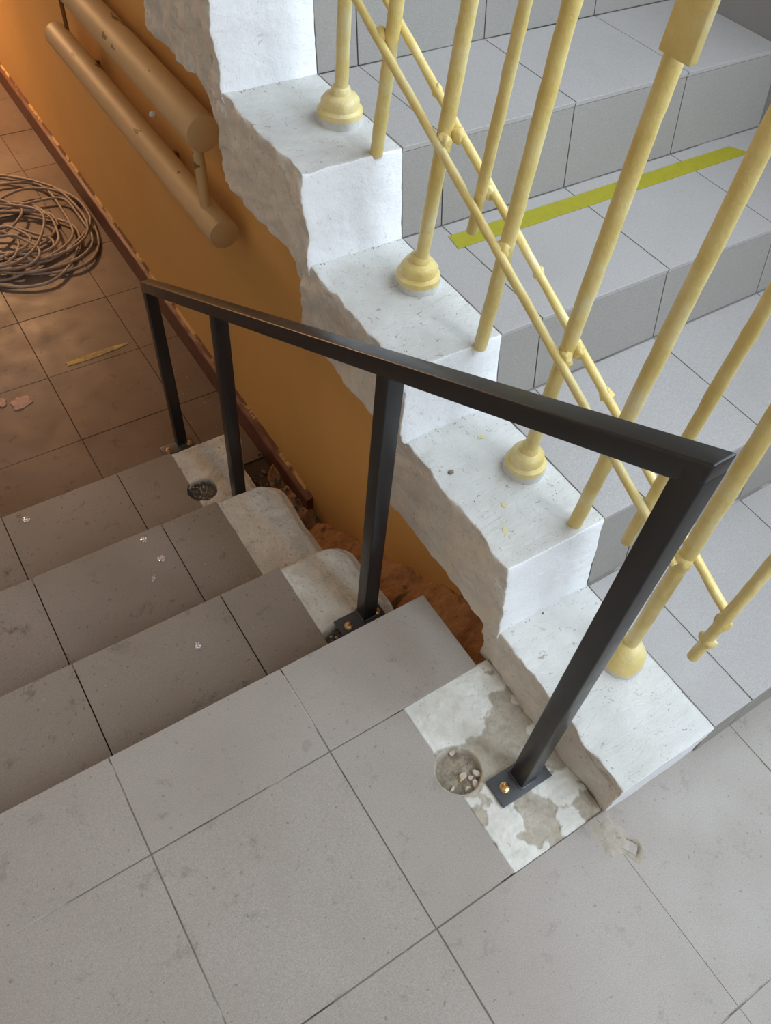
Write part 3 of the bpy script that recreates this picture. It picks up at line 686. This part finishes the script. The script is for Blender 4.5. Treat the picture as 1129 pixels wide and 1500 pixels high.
for y, z in ((1.5, 0.178), (2.05, 0.178), (1.6, 0.384), (3.2, 0.384)):
    link('wall_bracket', plain_box('wall_bracket', (RX+0.01, y-0.006, z-0.05), (XW+0.005, y+0.006, z-0.02)), M['pipe_brown'], rad)
link('valve_nub', smooth(lathe('valve_nub', [(0.006, 0), (0.007, 0.003), (0.0065, 0.010), (0.004, 0.013)], 14), 40), M['white'], rad, (RX-0.034, 1.345, 0.340)).rotation_euler = (0, -1.3, 0.2)

# ------------------------------------------------------------------ cable coil on the lower floor
rnd = random.Random(33); pts = []
cx, cy = -0.235, 2.42; N = 40; NL = 13
loops = []
for l in range(NL):
    big = l in (2, 5, 8, 11)
    if big: loops.append((cx+0.08+rnd.uniform(-.05, .06), cy+rnd.uniform(-.08, .14), rnd.uniform(.24, .33), rnd.uniform(.85, 1.3)))
    else: loops.append((cx+rnd.uniform(-.09, .09), cy+rnd.uniform(-.12, .12), rnd.uniform(.09, .21), rnd.uniform(.75, 1.2)))
for l in range(NL):
    a, b = loops[l], loops[(l+1) % NL]
    for k in range(N):
        t_ = k/N; s_ = t_*t_*(3-2*t_)
        q = [a[i]+(b[i]-a[i])*s_ for i in range(4)]; th = 2*math.pi*(l+t_)+0.7*l
        x = q[0]+q[2]*math.cos(th)*(1+0.12*math.sin(3*th+l)); y = q[1]+q[2]*q[3]*1.05*math.sin(th)*(1+0.10*math.cos(2*th+l*1.3))
        edge = min(1, q[2]/0.34)
        pts.append((0.088-0.03*math.log1p(math.exp((0.088-x)/0.03)) if x > -0.1 else x, y, LOW+0.006+0.004*l*(1-0.6*edge)+0.008*(1+math.sin(5*th+l))*0.5))
for it in range(2): pts = [tuple((Vector(pts[i-1])+Vector(pts[i])*2+Vector(pts[(i+1) % len(pts)]))/4) if 0 < i < len(pts)-1 else pts[i] for i in range(len(pts))]
coil = link('cable_coil', smooth(tube('cable_coil', pts, 0.0052, 8), 80), M['cable'])
tag(coil, 'loose coil of tan cable lying on the brown corridor floor', 'cable')

# ------------------------------------------------------------------ yellow tape and small litter
tp = link('marking_tape', rbox('marking_tape', (0.785, 0.041, 0.0006), 0, (40, 1, 1), lambda p: Vector((0.290+p.x+(p.y/0.041)*(0.006-0.03*(p.x/0.785)**6), 0.560+p.y+0.0012*nz(p.x, 0, 0, 9), FZ[2]+0.0004+p.z))), M['tape'])
tag(tp, 'bright yellow-green marking tape stuck across a stair tread', 'tape')
def patchlet(name, cx, cy, z, sx, sy, rot, seed, mat, label, cat, thick=0.0008, crumple=0.0, group=None):
    rnd = random.Random(seed); k = 18; V = [(0, 0, thick)]; F = []
    for ring in (0.5, 1.0):
        for i in range(k):
            a = 2*math.pi*i/k; rr = ring*(1+(0.35*nz(math.cos(a)*1.3, math.sin(a)*1.3, seed, 1.7) if ring == 1 else 0)+ (rnd.uniform(-.12, .12) if ring == 1 else 0))
            V.append((sx*rr*math.cos(a), sy*rr*math.sin(a), thick*(1 if ring < 1 else 0.5)+crumple*rnd.uniform(0, 1)))
    for i in range(k):
        F.append((0, 1+i, 1+(i+1) % k)); F.append((1+i, 1+k+i, 1+k+(i+1) % k, 1+(i+1) % k))
    b = len(V)
    for i in range(k): V.append((V[1+k+i][0], V[1+k+i][1], -0.0004))
    for i in range(k): F.append((1+k+i, b+i, b+(i+1) % k, 1+k+(i+1) % k))
    F.append(tuple(reversed(range(b, b+k))))
    o = link(name, pyd(name, V, F), mat); o.location = (cx, cy, z); o.rotation_euler = (0, 0, rot)
    return tag(o, label, cat, group)
patchlet('tape_remnant', -0.165, 1.723, LOW+0.0008, 0.105, 0.013, 0.02, 5, M['wtape'], 'worn remnant of yellow tape on the brown corridor floor', 'tape')
patchlet('paper_scrap', -0.435, 1.62, LOW+0.0008, 0.030, 0.026, 0.3, 6, M['pink'], 'larger pinkish paper scrap on the brown corridor floor', 'paper', 0.001, 0.003)
patchlet('paper_scrap', -0.490, 1.647, LOW+0.0008, 0.018, 0.02, 0.9, 8, M['pink'], 'smaller pinkish paper scrap on the corridor floor at the picture edge', 'paper', 0.001, 0.003)
chips = [(-0.1299, -0.1387, 0.0085, 0.0055, 0.005, 'pale angular stone chip nearest the middle of the round hole', 0.2, 'chip'), (-0.1085, -0.1470, 0.0090, 0.0050, 0.006, 'tan oblong stone chip against the right side of the round hole', -0.9, 'chip'), (-0.1205, -0.1600, 0.0080, 0.0065, 0.006, 'largest pale stone chip low in the round hole beside the plate', 1.2, 'chip'),
         (-0.1211, -0.1477, 0.0050, 0.0045, 0.004, 'small rounded stone chip between three larger ones in the round hole', 0.0, 'chip'), (-0.1225, -0.0990, 0.0062, 0.0050, 0.004, 'grey stone chip at the top edge of the round hole', 0.5, 'chip'), (-0.1560, -0.1474, 0.0058, 0.0032, 0.004, 'whitish stone chip at the lower left rim of the round hole', 0.3, 'chip'), (-0.1350, -0.1590, 0.0060, 0.0034, 0.004, 'flat whitish stone chip at the bottom rim of the round hole', 0.1, 'chip'),
         (-0.1340, -0.1425, 0.0070, 0.0022, 0.003, 'yellow sliver below the middle chip in the round hole', 0.1, 'ychip')]
for q, (x, y, sx, sy, sz, lab, rot, mt) in enumerate(chips):
    o = link('stone_chip', chip_mesh('stone_chip', sx*1.2, sy*1.25, sz, 40+q), M[mt]); o.location = (x, y, -0.0165); o.rotation_euler = (0.08, -0.06, rot)
    tag(o, lab, 'stone', 'stone chips in the round hole')
o = link('stone_chip', chip_mesh('stone_chip', 0.007, 0.005, 0.004, 77), M['rubble']); o.location = (0.0563, 0.2214, FZ[1]-0.0005)
tag(o, 'small brown stone chip lying on a white step end', 'stone')
o = link('stone_chip', chip_mesh('stone_chip', 0.008, 0.006, 0.006, 78), M['ychip']); o.location = (0.062, 0.835, bed_h(0.062, 0.835)+0.004)
tag(o, 'yellowish chip among the dark rubble by the baseboard', 'stone')
cr = crumbs('mortar_crumbs', [(-0.134, -0.135, -0.0165, 90, 0.016, 0.016, 0.0006, 0.0018), (-0.136, 0.927, NZ[3]-0.013, 90, 0.016, 0.016, 0.0008, 0.0028), (-0.137, 0.232, NZ[1]-0.012, 60, 0.018, 0.012, 0.001, 0.004), (-0.02, -0.05, -0.003, 40, 0.025, 0.03, 0.0006, 0.002), (0.0, 1.5, LOW, 60, 0.07, 0.12, 0.001, 0.0045), (-0.5, 0.35, NZ[1], 30, 0.3, 0.06, 0.0006, 0.002), (-0.4, 0.6, NZ[2], 30, 0.2, 0.08, 0.0006, 0.002), (-0.5, -0.15, 0.0, 20, 0.3, 0.2, 0.0005, 0.0015)], M['chip'], 9)
tag(cr, 'scattered crumbs of mortar on the steps and in the holes', 'crumbs', kind='stuff')
for q, (x, y, z, sx, sy, lab) in enumerate(((-0.337, 0.675, NZ[2], 0.014, 0.017, 'largest shiny crumpled foil scrap on the middle lower tread'), (-0.352, 0.742, NZ[2], 0.011, 0.013, 'shiny foil scrap at the far edge of the middle lower tread'), (-0.372, 0.634, NZ[2], 0.015, 0.005, 'thin shiny foil strip on the middle lower tread'), (-0.377, 0.353, NZ[1], 0.013, 0.010, 'shiny foil scrap on the nearest lower tread'), (-0.560, 1.05, NZ[3], 0.017, 0.013, 'pale foil scrap on the lowest tread by the picture edge'))):
    patchlet('foil_scrap', x, y, z+0.0006, sx*0.65, sy*0.6, 0.5*q, 60+q, M['foil'], lab, 'foil', 0.0008, 0.002, 'foil scraps on the lower stairs')

# dark dirt broken out along the joints of the painted step ends
spots = []
for k in range(5):
    yj = FY[k+1]-E_-0.002
    for q in range(9):
        spots.append((XL+0.01+(XR-XL-0.01)*random.random(), yj, FZ[k]+0.0005, 3, 0.006, 0.0012, 0.0006, 0.0018))
    for q in range(6): spots.append((XR, FY[k]+0.29*random.random(), FZ[k]+0.0003, 3, 0.0012, 0.006, 0.0005, 0.0016))
    for q in range(7): spots.append((XL+0.02+(XR-XL-0.03)*random.random(), FY[k]+0.28*random.random(), FZ[k]+0.0006, 2, 0.008, 0.008, 0.0004, 0.0013))
dc = crumbs('dirt_crumbs', spots, M['rubble'], 14)
tag(dc, 'dark specks of dirt along the joints of the white step ends', 'dirt', kind='stuff')
for q, (x, y, sx, sy) in enumerate(((0.0916, 0.1235, 0.004, 0.005), (0.0627, 0.0825, 0.004, 0.009), (0.1486, 0.2608, 0.008, 0.004))):
    o = patchlet('paint_drip', x, y, FZ[1]+0.0007, sx, sy, -0.5, 90+q, M['drip'], None, None, 0.0003); o.parent = up

# ------------------------------------------------------------------ warm lamp of the lower corridor (out of the picture)
lamp = empty('ceiling_lamp', (-0.25, 3.9, 0.85))
tag(lamp, 'round warm lamp hanging in the lower corridor', 'lamp')
bmx = bmesh.new(); bmesh.ops.create_uvsphere(bmx, u_segments=24, v_segments=14, radius=0.09); me = bpy.data.meshes.new('globe'); bmx.to_mesh(me); bmx.free()
link('globe', smooth(me, 180), M['glow'], lamp)
link('cord', tube('cord', seg((0, 0, 0.08), (0, 0, 4.06), 3), 0.006, 8), M['pipe_brown'], lamp)
pd = bpy.data.lights.new('lamp_light', 'POINT'); pd.energy = 118; pd.color = (1.0, 0.56, 0.26); pd.shadow_soft_size = 0.1
po = bpy.data.objects.new('lamp_light', pd); COL.objects.link(po); po.parent = lamp; po.location = (0, 0, -0.12)
